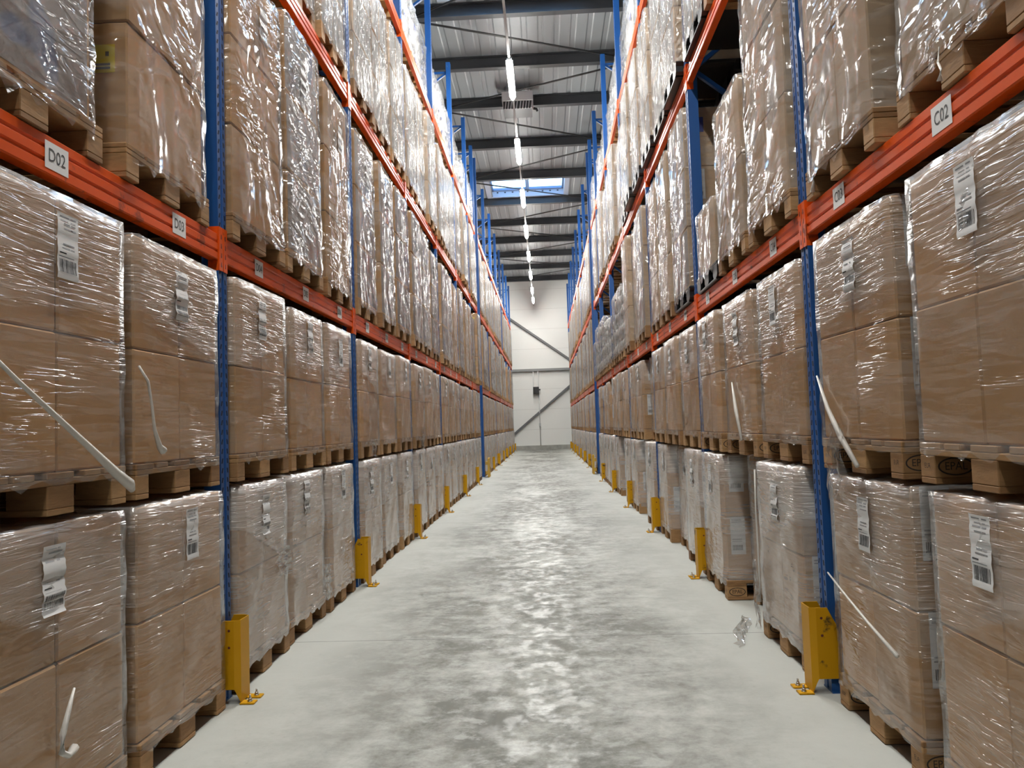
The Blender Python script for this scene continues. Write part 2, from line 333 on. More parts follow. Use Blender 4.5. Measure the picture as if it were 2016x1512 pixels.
# roof sheeting: trapezoid ribs along y, with two skylight openings
SKY = [(-1.58, .90, 11.35, 13.55), (-1.58, .90, 23.75, 26.0)]
def roof():
    mb = MB(); pitch = .33; xs = []; x = HX0
    while x < HX1:
        xs += [(x, 0), (x+.20, 0), (x+.225, .012), (x+.305, .012)]; x += pitch
    xs.append((HX1, 0))
    ys = [HY0, SKY[0][2], SKY[0][3], SKY[1][2], SKY[1][3], YWALL]
    vs = []; fs = []
    for j, y in enumerate(ys):
        for (x, h) in xs: vs.append((x, y, ROOF_Z+h))
    n = len(xs)
    for j in range(len(ys)-1):
        for i in range(n-1):
            if j in (1, 3) and xs[i][0] >= SKY[0][0]-.12 and xs[i+1][0] <= SKY[0][1]+.12: continue
            fs.append((j*n+i, j*n+i+1, (j+1)*n+i+1, (j+1)*n+i))
    mb.add(vs, fs, 'roof_sheet'); tag(ob('ceiling', mb.mesh('ceiling')), kind='structure')
    for k, (x0, x1, y0, y1) in enumerate(SKY):
        r = bpy.data.objects.new(f'window_{k+1}', None); COL.objects.link(r); r.location = ((x0+x1)/2, (y0+y1)/2, ROOF_Z); tag(r, kind='structure')
        hx, hy = (x1-x0)/2, (y1-y0)/2; zt = .30; kb = MB(); t = .16
        for (a, b, c, d) in ((-hx-t, -hx, -hy-t, hy+t), (hx, hx+t, -hy-t, hy+t), (-hx, hx, -hy-t, -hy), (-hx, hx, hy, hy+t)): kb.box(a, b, c, d, -.02, zt, 'shaft')
        ob('window_kerb', kb.mesh('kerb'), r)
        fb = MB()
        for (a, b, c, d) in ((-hx, -hx+.06, -hy, hy), (hx-.06, hx, -hy, hy), (-hx, hx, -hy, -hy+.06), (-hx, hx, hy-.06, hy), (-.06, .06, -hy, hy)): fb.box(a, b, c, d, zt-.10, zt-.02, 'frame_blue')
        for x in (-hx+.25, -.3, .3, hx-.25): fb.box(x-.04, x+.04, -hy+.25, -hy+.33, zt-.06, zt-.02, 'ink')
        for x in np.linspace(-hx+.2, hx-.2, 9): fb.box(x-.03, x+.03, hy-.012, hy, .12, .16, 'ink')
        ob('window_frame', fb.mesh('wframe'), r)
        pb = MB(); pb.box(-hx, hx, -hy, hy, zt, zt+.012, 'skylight_pane'); ob('window_pane', pb.mesh('wpane'), r)
roof()
PUR = [-5.0, -2.2, .6, 3.3, 6.0, 8.6, 11.15, 13.87, 15.97, 18.02, 20.72, 23.42, 26.17, 28.97, 31.77, 34.47, 37.27, 40.35]
mb = MB()
h, w, t = .26, .15, .02
mb.box(HX0, HX1, -w/2, w/2, 0, t, 'anthracite'); mb.box(HX0, HX1, -w/2, w/2, h-t, h, 'anthracite'); mb.box(HX0, HX1, -.012, .012, t, h-t, 'anthracite')
pme = mb.mesh('roof_beam')
for y in PUR: tag(ob('roof_beam', pme, loc=(0, y, ROOF_Z-.265)), kind='structure')
# slanting roof tie rods, zigzag between the beams
nodes = [(-2.35 if i % 2 else 2.25, y) for i, y in enumerate(PUR)]
for i in range(len(nodes)-1):
    (xa, ya), (xb, yb) = nodes[i], nodes[i+1]
    mb = MB(); mb.tube([(xa, ya, ROOF_Z-.24), (xb, yb, ROOF_Z-.24)], .02, 'rod_steel', 6); tag(ob('roof_tie_rod', mb.mesh('rod')), kind='structure')
# end wall steel
mb = MB(); mb.box(HX0, HX1, YWALL-.16, YWALL, 4.28, 4.41, 'girt'); tag(ob('wall_rail', mb.mesh('rail')), kind='structure')
for (xa, za, xb, zb) in ((-4.2, 9.0, 3.9, 3.05), (-4.2, -1.12, 3.9, 5.46)):
    if za < 0: xa, za = xa+(0.02-za)*(xb-xa)/(zb-za), .02
    if zb > 4.28 and za < 1: xb, zb = xa+(4.27-za)*(xb-xa)/(zb-za), 4.27
    if zb < 4.28 and za > 5: xb, zb = xa+(4.42-za)*(xb-xa)/(zb-za), 4.42
    d = Vector((xb-xa, 0, zb-za)).normalized(); n = Vector((-d.z, 0, d.x))*.055; mb = MB()
    A, B = Vector((xa, 0, za)), Vector((xb, 0, zb)); yy = [YWALL-.13, YWALL-.02]
    mb.add([(p.x, y, p.z) for y in yy for p in (A-n, B-n, B+n, A+n)], [(0,1,2,3),(7,6,5,4),(0,4,5,1),(1,5,6,2),(2,6,7,3),(3,7,4,0)], 'brace_steel')
    tag(ob('wall_brace', mb.mesh('wall_brace')), kind='structure')
# junction box with its conduits
e = tag(ob('junction_box', None, loc=(-.45, YWALL-.20, .24)), 'small black junction box on the white end wall under the grey rail', 'electrical box')
def add_part(name, mb, par): return ob(name, mb.mesh(name), par)
mb = MB(); mb.box(-.16, .16, -.06, .08, 2.80, 3.18, 'black_box', .01); mb.box(.16, .24, -.03, .03, 2.98, 3.06, 'black_box'); add_part('housing', mb, e)
mb = MB(); mb.tube([(.15, .07, 0), (.15, .07, 2.8)], .02, 'galv', 8); mb.box(.10, .20, .03, .10, 1.05, 1.2, 'galv'); add_part('conduit', mb, e)
for x in (-.13, .13):
    mb = MB(); mb.box(x-.02, x+.02, .06, .10, 3.18, 4.05, 'galv'); add_part('mounting_strip', mb, e)

# ------------------------------------------------------------------ aisle lamps and heater
LX, LZ = -.42, 7.85
lamps_y = [13.95+3.75*k for k in range(-4, 7)]+[39.3]
rail = tag(ob('light_rail', None, loc=(LX, 20, LZ)), 'long white lighting rail hung lengthwise above the aisle', 'light rail')
mb = MB(); mb.box(-.02, .02, -22, 21.4, .038, .07, 'rail_grey'); add_part('rail_body', mb, rail)
mb = MB()
for y in np.arange(-20.2, 21, 3.75): mb.tube([(0, y, .07), (0, y, ROOF_Z-LZ)], .004, 'steel', 5, False)
add_part('hanger_wires', mb, rail)
hb = MB(); hb.box(-.045, .045, -.76, .76, -.005, .034, 'white_metal', .006); hme = hb.mesh('lamp_housing')
dbm = MB(); arc = [(-.06+.12*k/8, -.006-.08*math.sin(math.pi*k/8)) for k in range(9)]; dbm.prism(arc, 1, -.75, .75, 'led', False); dme = dbm.mesh('lamp_diffuser')
ddm = MB(); ddm.prism(arc, 1, -.75, .75, 'led_dim', False); ddme = ddm.mesh('lamp_diffuser')
ORD = ['first', 'second', 'third', 'fourth', 'fifth', 'sixth', 'seventh', 'eighth', 'ninth', 'tenth', 'eleventh', 'twelfth', 'thirteenth', 'fourteenth', 'fifteenth', 'sixteenth']
for i, y in enumerate(lamps_y):
    vis = i-4
    lab = f'lit white linear lamp on the aisle rail, {ORD[vis]} in view from the camera' if vis >= 0 else f'lit white linear lamp on the aisle rail overhead, {ORD[i]} of the row, out of view'
    e = tag(ob('ceiling_lamp', None, loc=(LX, y, LZ)), lab, 'lamp', 'linear lamps on the aisle rail')
    ob('lamp_housing', hme, e); ob('lamp_diffuser', dme if i < len(lamps_y)-1 else ddme, e)
e = tag(ob('air_heater', None, loc=(-.385, 17.45, 8.63)), 'grey louvred air heater hanging under the roof above the aisle', 'heater')
mb = MB(); mb.box(-.36, .36, -.30, .30, .20, .42, 'heater_grey', .01); add_part('casing', mb, e)
mb = MB(); mb.box(-.33, .33, -.27, .27, .02, .20, 'louvre_dark'); add_part('outlet', mb, e)
for sx in (-1, 1):
    mb = MB()
    for k in range(5):
        x = sx*.17-.13+.065*k; mb.add([(x, -.285, .02), (x+.02, -.285, .02), (x+.045, -.285, .19), (x+.025, -.285, .19), (x, -.265, .02), (x+.02, -.265, .02), (x+.045, -.265, .19), (x+.025, -.265, .19)], [(0,1,2,3),(7,6,5,4),(0,4,5,1),(1,5,6,2),(2,6,7,3),(3,7,4,0)], 'heater_grey')
    add_part('louvre', mb, e)
for sx in (-.28, .28):
    mb = MB(); mb.tube([(sx, 0, .42), (sx, 0, .66)], .012, 'galv', 6); add_part('hanger_rod', mb, e)
mb = MB(); mb.tube([(.36, 0, .12), (.43, 0, .10), (.45, 0, .05)], .03, 'louvre_dark', 6); add_part('thermostat', mb, e)

# ------------------------------------------------------------------ pallet racks
POST_W, POST_D, FR_D = .10, .09, 1.0
def post_mesh():
    mb = MB(); w, d = POST_W/2, POST_D
    # outline in (x toward aisle, y): folded channel with a groove in the face
    o = [(0, -w), (0, -.013), (-.012, -.007), (-.012, .007), (0, .013), (0, w), (-d, w), (-d, w-.02), (-d+.004, w-.02), (-d+.004, w-.003), (-.016, w-.003), (-.016, -w+.003), (-d+.004, -w+.003), (-d+.004, -w+.02), (-d, -w+.02), (-d, -w)]
    n = len(o); z0, z1 = .008, POST_TOP; vs = [(x, y, z) for z in (z0, z1) for x, y in o]
    mb.add(vs, [(i, (i+1) % n, n+(i+1) % n, n+i) for i in range(n)], 'blue_paint')
    z = .12
    while z < POST_TOP-.1:
        for yc in (-.031, .031):
            for (za, zb) in ((z, z+.026),):
                s = .004*(1 if yc > 0 else -1)
                mb.quad((.0006, yc-.008+s, za), (.0006, yc+.006+s, za), (.0006, yc+.008-s, zb), (.0006, yc-.006-s, zb), 'slot_dark')
        z += .05
    return mb.mesh('post')
def brace_mesh():
    mb = MB(); xa, xb = -.02-POST_D/2, -FR_D+.02+POST_D/2
    def bar(p, q):
        p, q = Vector(p), Vector(q); d = (q-p).normalized(); n = Vector((-d.z, 0, d.x))*.018; yy = (-.02, .02)
        mb.add([(v.x, y, v.z) for y in yy for v in (p-n, q-n, q+n, p+n)], [(0,1,2,3),(7,6,5,4),(0,4,5,1),(1,5,6,2),(2,6,7,3),(3,7,4,0)], 'blue_paint')
    bar((xa, 0, .3), (xb, 0, .3)); bar((xa, 0, POST_TOP-.2), (xb, 0, POST_TOP-.2)); z = .3; s = 0
    while z < POST_TOP-.25:
        z2 = min(z+.7, POST_TOP-.2)
        bar((xa, 0, z) if s == 0 else (xb, 0, z), (xb, 0, z2) if s == 0 else (xa, 0, z2)); z = z2; s = 1-s
    return mb.mesh('bracing')
def foot_mesh():
    mb = MB(); mb.box(-.12, .0, -.06, .06, 0, .008, 'blue_paint'); return mb.mesh('foot_plate')
PME, BRME, FME = post_mesh(), brace_mesh(), foot_mesh()
def beam_mesh(length, zb, zt):
    h = zt-zb; mb = MB()
    o = [(-.05, 0), (-.004, 0), (0, .006), (0, .038), (-.007, .044), (-.007, .050), (0, .056), (0, .086), (-.007, .092), (-.007, .098), (-.002, .104), (-.002, h-.004), (-.006, h), (-.05, h)]
    mb.prism(o, 1, -length/2, length/2, 'orange_paint'); return mb.mesh('beam')
def conn_mesh(side):
    mb = MB(); y0, y1 = (0, .048)
    mb.box(.0015, .006, 0, .047, 0, .235, 'orange_paint', .001); mb.box(-.055, .0015, .043, .047, 0, .235, 'orange_paint')
    z = .02
    while z < .21: mb.quad((.0066, .016, z), (.0066, .026, z), (.0066, .024, z+.026), (.0066, .018, z+.026), 'slot_dark'); z += .05
    me = mb.mesh('beam_connector')
    if side < 0:
        for v in me.vertices: v.co.y = -v.co.y
        me.flip_normals()
    return me
BEAM = {}
def get_beam(l):
    k = round(l, 3)
    if k not in BEAM: BEAM[k] = beam_mesh(l, 0, .14)
    return BEAM[k]
CONN = {1: conn_mesh(1), -1: conn_mesh(-1)}
LBL = {}
def loc_label(txt):
    if txt not in LBL:
        mb = MB(); w, h = .065, .048
        mb.quad((0, -w, -h), (0, w, -h), (0, w, h), (0, -w, h), 'white_paper'); v, f = text_polys(txt, .058)
        mb.add([(.0008, y*.95, z*1.15) for y, z, _ in v], f, 'ink'); LBL[txt] = mb.mesh('location_label')
    return LBL[txt]
def rack(letter, side, posts, bays, label, rear=True, tunnel=None):
    """side -1: aisle is toward +x. bays: list of (ya, yb, levels, first label number or None)."""
    X = XL if side < 0 else XR; rz = 0 if side < 0 else math.pi
    root = tag(ob('pallet_rack', None, loc=(X, posts[0], 0), rz=rz), label, 'pallet rack', 'pallet racks beside the aisle')
    sg = 1 if side < 0 else -1                # local y direction of world y
    for y in posts:
        fr = ob('frame_bracing', BRME, root, (0, sg*(y-posts[0]), 0))
        ob('upright_post', PME, fr); p = ob('upright_post', PME, fr, (-FR_D, 0, 0), math.pi)
        ob('foot_plate', FME, fr); ob('foot_plate', FME, fr, (-FR_D, 0, 0), math.pi)
    for (ya, yb, levels, num) in bays:
        l = yb-ya-POST_W-.006
        for lv in levels:
            cz, bz, tz = LV[lv]; yc = sg*((ya+yb)/2-posts[0])
            b = ob('beam', get_beam(l), root, (0, yc, bz))
            for s in (-1, 1): ob('beam_connector', CONN[s*1], b, (0, -s*(l/2+.049), cz-bz))
            ob('beam', get_beam(l), root, (-FR_D, yc, bz), math.pi)
            if lv == 1 and num is not None:
                for q in range(3):
                    n = num+q
                    yo = (-.9+.9*q)*sg + .02*sg; t = f'{letter}{n:02d}'
                    if n >= 1: ob('location_label', loc_label(t), b, (.0012, yo, .07), 0)
    return root
def bays_of(ks, extra=()):
    return [(py(k), py(k+1), (1, 2, 3), 1+3*(k+1)) for k in ks]+list(extra)
YE = 19.80
for side, let in ((-1, 'D'), (1, 'C')):
    rack(let, side, [py(k) for k in range(-1, 6)]+[YE], bays_of(range(-1, 5), [(py(5), YE, (1, 2, 3), None)]), f'blue and orange pallet rack with {let}02 tag on its beam, before the gap')
    rack(let, side, [py(k) for k in range(6, 14)], [(py(k), py(k+1), (1, 2, 3), None) for k in range(6, 13)], f'blue and orange pallet rack beyond the gap, in line with the {let} tagged rack')

# post guards
def guard_mesh():
    mb = MB(); H = .42; t = .005
    o = [(-.05, -.070), (.055, -.070), (.085, -.055), (.085, .055), (.055, .070), (-.05, .070)]     # (x, y) outline, open at the back
    i = [(-.05, -.085+t), (.053, -.085+t), (.085-t, -.053), (.085-t, .053), (.053, .085-t), (-.05, .085-t)]
    n = len(o)
    def zt(x): return H if x > .0 else H-.09
    def zb(x): return .0 if x > .06 else .075
    vs = []; 
    oo = [(-.05, -.070), (.0, -.070), (.055, -.070), (.085, -.055), (.085, -.022), (.085, .022), (.085, .055), (.055, .070), (.0, .070), (-.05, .070)]
    ii = [(x if abs(x) < .06 else x-t, y-(t if y > 0 else -t) if abs(y) > .06 else y) for x, y in oo]
    n = len(oo)
    for ring in (oo, ii):
        for k, (x, y) in enumerate(ring):
            top = H-.10 if k in (0, n-1) else H; bot = .008 if 3 <= k <= n-4 else .075
            vs += [(x, y, bot), (x, y, top)]
    fs = []
    for r, flip in ((0, 0), (1, 1)):
        o_ = r*2*n
        for k in range(n-1):
            if k == 4: pass
            f = (o_+2*k, o_+2*k+2, o_+2*k+3, o_+2*k+1); fs.append(f[::-1] if flip else f)
    for k in range(n-1): fs.append((2*k+1, 2*k+3, 2*n+2*k+3, 2*n+2*k+1)); fs.append((2*k, 2*n+2*k, 2*n+2*k+2, 2*k+2))
    for k in (0, n-1): fs.append((2*k, 2*k+1, 2*n+2*k+1, 2*n+2*k))
    mb.add(vs, fs, 'yellow_paint')
    for s in (-1, 1): mb.box(.08, .155, s*.045-.026, s*.045+.026, 0, .009, 'yellow_paint', .002)
    for z in (H-.05, H-.135):
        for s in (-1, 1):
            c = [( .03+.007*math.cos(a), s*.0707, z+.007*math.sin(a)) for a in np.linspace(0, 2*math.pi, 9)[:-1]]
            mb.add(c, [tuple(range(8))], 'hole_red')
    return mb.mesh('post_guard')
def bolt_mesh():
    mb = MB(); mb.tube([(0, 0, .009), (0, 0, .014)], .013, 'steel', 10); mb.tube([(0, 0, .014), (0, 0, .026)], .009, 'steel', 6); mb.tube([(0, 0, .026), (0, 0, .042)], .005, 'steel', 6); return mb.mesh('anchor_bolt')
GME, BME = guard_mesh(), bolt_mesh()
def end_guard_mesh():
    mb = MB()
    for k in range(4): mb.box(.01, .06, -.20+.1*k, -.105+.1*k, 0, .50+.006*k, 'timber_yellow', .004)
    mb.box(-.04, .01, -.20, .20, .08, .16, 'timber_yellow'); mb.box(-.04, .01, -.20, .20, .34, .42, 'timber_yellow'); return mb.mesh('end_guard')
EME = end_guard_mesh()
proto = None
def guard(side, y, label):
    global proto
    X = (XL if side < 0 else XR); s = -side
    if proto is None:
        g = ob('post_guard', GME)
        for q in (-1, 1): ob('anchor_bolt', BME, g, (.125, q*.045, 0))
        proto = g
    else: g = copy_tree(proto)
    g.location = (X+s*.01, y, 0); g.rotation_euler = (0, 0, 0 if side < 0 else math.pi)
    tag(g, label, 'post guard', 'yellow post guards'); return g
for side, let in ((-1, 'D'), (1, 'C')):
    for k in list(range(0, 6))+list(range(7, 14)):
        if k < 6: lab = f'yellow steel guard bolted at the foot of the {ORD[k]} post of the {let} tagged rack'
        else: lab = f'small yellow post guard beyond the gap, {ORD[k-6]} post of the far {let} side rack'
        guard(side, py(k), lab)
    g = ob('end_guard', EME, loc=((XL+.085 if side < 0 else XR-.085), py(6)-.06, 0), rz=0 if side < 0 else math.pi)
    tag(g, f'yellow timber board guard on the first post beyond the gap, {let} side', 'post guard')

# ------------------------------------------------------------------ pallet loads
PW, PD = .80, 1.20      # pallet width along the aisle, depth into the rack
def pallet_parts():
    d = {}
    mb = MB()
    for y0, w in ((-.4, .145), (-.2325, .10), (-.0725, .145), (.1325, .10), (.255, .145)): mb.box(-.6, .6, y0, y0+w, .122, .144, 'pallet_wood', .003)
    d['deck_boards'] = mb.mesh('deck_boards')
    mb = MB()
    for x0 in (-.6, -.0725, .455): mb.box(x0, x0+.145, -.4, .4, .100, .122, 'pallet_wood', .003)
    d['stringer'] = mb.mesh('stringer')
    mb = MB(); 
    for y0, w in ((-.4, .10), (-.0725, .145), (.30, .10)): mb.box(-.6, .6, y0, y0+w, 0, .022, 'pallet_wood', .003)
    d['bottom_boards'] = mb.mesh('bottom_boards')
    mb = MB(); mb.box(-.0725, .0725, -.05, .05, .022, .100, 'pallet_wood', .003); d['block'] = mb.mesh('block')
    mb = MB(); mb.box(-.0725, .0725, -.0725, .0725, .022, .100, 'pallet_wood', .003); d['block_mid'] = mb.mesh('block')
    # corner block with branded oval on both sides
    mb = MB(); mb.box(-.0725, .0725, -.05, .05, .022, .100, 'pallet_wood', .003); v, f = text_polys('EPAL', .036)
    for s in (-1, 1):
        mb.add([(x*1.0*(1 if s < 0 else -1), s*.0504, .061+y*1.1) for x, y, _ in v], f, 'stamp')
        n = 24; ring = [(.062*math.cos(a), .032*math.sin(a)) for a in np.linspace(0, 2*math.pi, n+1)[:-1]]; inn = [(x*.9, y*.84) for x, y in ring]
        mb.add([(x, s*.0504, .061+z) for x, z in ring]+[(x, s*.0504, .061+z) for x, z in inn], [(i, (i+1) % n, n+(i+1) % n, n+i) for i in range(n)], 'stamp')
    v, f = text_polys('EUR', .026); 
    mb.add([(.0729, x*.9, .062+y) for x, y, _ in v], f, 'stamp')
    d['block_mark'] = mb.mesh('block')
    mb = MB(); 
    for y0, w in ((-.4, .145), (-.2325, .10), (-.0725, .145), (.1325, .10), (.255, .145)): mb.box(-.6, .6, y0, y0+w, .122, .144, 'pallet_wood')
    for x0 in (-.6, -.0725, .455):
        mb.box(x0, x0+.145, -.4, .4, .100, .122, 'pallet_wood')
        for y0, w in ((-.4, .10), (-.0725, .145), (.30, .10)): mb.box(x0, x0+.145, y0, y0+w, .022, .100, 'pallet_wood')
    for y0, w in ((-.4, .10), (-.0725, .145), (.30, .10)): mb.box(-.6, .6, y0, y0+w, 0, .022, 'pallet_wood')
    d['whole'] = mb.mesh('pallet')
    # black plastic pallet: slab on skids with oval openings
    mb = MB(); mb.box(-.6, .6, -.4, .4, .115, .145, 'black_plastic', .008)
    for x0 in (-.60, -.06, .48):
        x1 = x0+.12
        prof = [(-.37, 0), (.37, 0), (.40, .03), (.40, .115), (-.40, .115), (-.40, .03)]
        mb.box(x0, x1, -.36, .36, 0, .022, 'black_plastic', .006)
        for y0, w in ((-.40, .15), (-.08, .16), (.25, .15)):
            mb.prism([(y0+.02, .018), (y0+w-.02, .018), (y0+w, .04), (y0+w, .095), (y0+w+.03, .118), (y0-.03, .118), (y0, .095), (y0, .04)], 0, x0, x1, 'black_plastic')
    d['plastic'] = mb.mesh('pallet')
    return d
PAL = pallet_parts()
CART = {}
def carton(w, d, h, m, front=None):
    k = (round(w, 3), round(d, 3), round(h, 3), m, front)
    if k not in CART:
        mb = MB(); mb.box(-d/2, d/2, -w/2, w/2, 0, h, m, .007)
        if front: mb.quad((d/2+.0008, -w/2+.02, .02), (d/2+.0008, w/2-.02, .02), (d/2+.0008, w/2-.02, h-.02), (d/2+.0008, -w/2+.02, h-.02), front)
        # closing tape over the face seam
        CART[k] = mb.mesh('carton')
    return CART[k]
FILM = {}
def film_mesh(w, d, h, kind, seed, z0=None, bulge=.012):
    z0 = z0 if z0 is not None else (.106 if kind in 'hc' else .088)
    k = (round(w, 3), round(d, 3), round(h, 3), kind, seed, bulge)
    if k in FILM: return FILM[k]
    r = random.Random(seed*31+int(h*100)); per = []; rad = .02
    hx, hy = d/2, w/2
    def seg(p, q, n): return [(p[0]+(q[0]-p[0])*i/n, p[1]+(q[1]-p[1])*i/n) for i in range(n)]
    cs = [(hx, -hy), (hx, hy), (-hx, hy), (-hx, -hy)]
    ring = []
    for i in range(4):
        a, b = cs[i], cs[(i+1) % 4]; dx, dy = b[0]-a[0], b[1]-a[1]; l = math.hypot(dx, dy); ux, uy = dx/l, dy/l
        nseg = 14 if i == 0 else 8
        ring += seg((a[0]+ux*rad, a[1]+uy*rad), (b[0]-ux*rad, b[1]-uy*rad), nseg)+[(b[0]-ux*rad, b[1]-uy*rad)]
    n = len(ring); rows = max(12, int(h/.065)); ph = [r.uniform(0, 6.28) for _ in range(12)]
    def nz(u, v):
        return sum(math.sin(u*(3+2.3*i)+v*(5+3.1*i)*(1 if i % 2 else -1)+ph[i])/(1+.6*i) for i in range(6))/2.6
    vs = []; fs = []
    for j in range(rows+1):
        t = j/rows; z = z0+(h-z0)*t
        for i, (x, y) in enumerate(ring):
            ux, uy = x/hx, y/hy
            edge = (abs(ux) > .97) and (abs(uy) > .93)
            off = .010+bulge*max(0, nz(ux*1.7+uy*2.1, z*2.2))
            nx, ny = (1, 0) if ux > .985 else (-1, 0) if ux < -.985 else (0, 1 if uy > 0 else -1)
            px, pz = x+nx*off, z
            pyy = y+ny*min(off, .012)
            if j == 0:
                pz += (.028 if kind in 'hc' else .045)*nz(ux*4+uy*5, 1.7)-.002; px += nx*-.004
            if t < .16: # gathers over the pallet edge
                px += nx*.006*(1-t/.16); 
            if t > .93: px -= nx*.004*(t-.93)/.07; pyy -= ny*.004*(t-.93)/.07
            vs.append((px, pyy, pz))
    for j in range(rows):
        for i in range(n): fs.append((j*n+i, j*n+(i+1) % n, (j+1)*n+(i+1) % n, (j+1)*n+i))
    # top folds in over the upper cartons
    o = len(vs)
    for i, (x, y) in enumerate(ring):
        vs.append((x*.86, y*.80, h+.012+.014*nz(x*9, y*9)))
    for i in range(n): fs.append((rows*n+i, rows*n+(i+1) % n, o+(i+1) % n, o+i))
    mb = MB(); mb.add(vs, fs, {'h': 'film_tight', 'c': 'film_clear', 'w': 'film_loose', 'v': 'film_upright'}[kind], True); FILM[k] = mb.mesh('stretch_wrap'); return FILM[k]
SHIP = {}
def ship_label(seed, w=.115, h=.23):
    k = (seed, w, h)
    if k in SHIP: return SHIP[k]
    r = random.Random(seed+100); mb = MB(); rows = 16; amp = r.uniform(.001, .004); ph = r.uniform(0, 6)
    def X(z): return amp*math.sin(z/h*18+ph)+amp*.6*math.sin(z/h*41+2*ph)
    zs = [-h/2+h*i/rows for i in range(rows+1)]
    mb.add([(X(z), y, z) for z in zs for y in (-w/2, w/2)], [(2*i, 2*i+1, 2*i+3, 2*i+2) for i in range(rows)], 'white_paper', True)
    def bar(y0, y1, z0, z1, m='ink', e=.0007):
        n = max(1, int((z1-z0)/(h/rows))+1); zz = [z0+(z1-z0)*i/n for i in range(n+1)]
        mb.add([(X(z)+e, y, z) for z in zz for y in (y0, y1)], [(2*i, 2*i+1, 2*i+3, 2*i+2) for i in range(n)], m)
    y = -w*.42
    while y < w*.40:     # barcode low on the sheet
        b = r.choice((.0012, .0022, .0034)); bar(y, min(y+b, w*.42), -h*.40, -h*.20); y += b+r.choice((.0012, .002, .003))
    bar(-w*.42, w*.30, -h*.17, -h*.155, 'grey_ink'); bar(-w*.42, -w*.1, -h*.12, -h*.10)
    for zz in (.44, .38, .33, .26, .02, -.04):
        a = r.uniform(-.42, -.2); bar(w*a, w*(a+r.uniform(.25, .5)), h*zz, h*zz+.005, 'grey_ink'); bar(w*.12, w*r.uniform(.25, .42), h*zz, h*zz+.005, 'grey_ink')
    SHIP[k] = mb.mesh('shipping_label'); return SHIP[k]
SIDE = {}
def side_label(kind):
    if kind not in SIDE:
        mb = MB()
        if kind == 'yellow':
            mb.quad((-.05, 0, -.06), (.05, 0, -.06), (.05, 0, .06), (-.05, 0, .06), 'yellow_label')
            for z in (-.045, -.03): mb.quad((-.035, -.0006, z), (.03, -.0006, z), (.03, -.0006, z+.01), (-.035, -.0006, z+.01), 'ink')
            mb.quad((.01, -.0006, .01), (.025, -.0006, .01), (.025, -.0006, .03), (.01, -.0006, .03), 'ink')
        elif kind == 'blue':
            mb.quad((-.07, 0, -.07), (.07, 0, -.07), (.07, 0, .07), (-.07, 0, .07), 'blue_print')
        else:
            mb.quad((-.055, 0, -.14), (.055, 0, -.14), (.055, 0, .14), (-.055, 0, .14), 'white_paper')
            for z in (.10, .115, -.03, -.045): mb.quad((-.045, -.0006, z), (.03, -.0006, z), (.03, -.0006, z+.006), (-.045, -.0006, z+.006), 'grey_ink')
            y = -.042
            while y < .03: mb.quad((y, -.0006, -.11), (y+.004, -.0006, -.11), (y+.004, -.0006, -.07), (y, -.0006, -.07), 'ink'); y += .007
        SIDE[kind] = mb.mesh('carton_label')
    return SIDE[kind]
WHOLE = {}
def whole_load(w, h, layers, kind, seed, m, front, plastic=False):
    """A far load: cartons, pallet and wrap in one mesh."""
    wdt = round(w, 2); k = (wdt, round(h, 1), layers, kind, seed, m); cw = wdt/2-.01
    if k not in WHOLE:
        mb = MB(); z = .144; hh = (h-.144)/layers
        for j in range(layers):
            for s in (-1, 1):
                mb.box(-.585, .585, s*(cw/2+.002)-cw/2, s*(cw/2+.002)+cw/2, z+.003, z+hh-.003, m)
                if front: mb.quad((.586, s*cw/2-cw*.46, z+.02), (.586, s*cw/2+cw*.46, z+.02), (.586, s*cw/2+cw*.46, z+hh-.02), (.586, s*cw/2-cw*.46, z+hh-.02), front)
            z += hh
        for y0, w_ in ((-.4, .145), (-.2325, .10), (-.0725, .145), (.1325, .10), (.255, .145)): mb.box(-.6, .6, y0, y0+w_, .122, .144, 'pallet_wood')
        for x0 in (-.6, -.0725, .455):
            mb.box(x0, x0+.145, -.4, .4, .100, .122, 'pallet_wood')
            for y0, w_ in ((-.4, .10), (-.0725, .145), (.30, .10)): mb.box(x0, x0+.145, y0, y0+w_, .022, .100, 'pallet_wood')
        for y0, w_ in ((-.4, .10), (-.0725, .145), (.30, .10)): mb.box(-.6, .6, y0, y0+w_, 0, .022, 'pallet_wood')
        fm = film_mesh(wdt+.0, 1.18, h, kind, seed); mb.add([v.co[:] for v in fm.vertices], [tuple(p.vertices) for p in fm.polygons], fm.materials[0].name, True)
        WHOLE[k] = mb.mesh('wrapped_pallet_load')
    return WHOLE[k]
def strand_part(par, pts_local, r, name='film_strand'):
    mb = MB(); mb.tube(pts_local, r, 'film_rope', 7); return ob(name, mb.mesh(name), par)
def crumple(par, centre, size, seed, name='film_tail'):
    r = random.Random(seed); mb = MB(); n = 9; vs = []
    for i in range(n):
        for j in range(n):
            u, v = i/(n-1)-.5, j/(n-1)-.5
            vs.append((centre[0]+r.uniform(0, .035), centre[1]+u*size[0]*(1-.5*abs(v))+r.uniform(-.012, .012), centre[2]+v*size[1]+r.uniform(-.012, .012)))
    mb.add(vs, [(i*n+j, i*n+j+1, (i+1)*n+j+1, (i+1)*n+j) for i in range(n-1) for j in range(n-1)], 'film_loose', True); return ob(name, mb.mesh(name), par)
def origin(side, y, z, proud): return (XL-.6+.02+proud if side < 0 else XR+.6-.02-proud, y, z)
def w2l(side, o, p):
    d = Vector(p)-Vector(o.location); return (d.x, d.y, d.z) if side < 0 else (-d.x, -d.y, d.z)
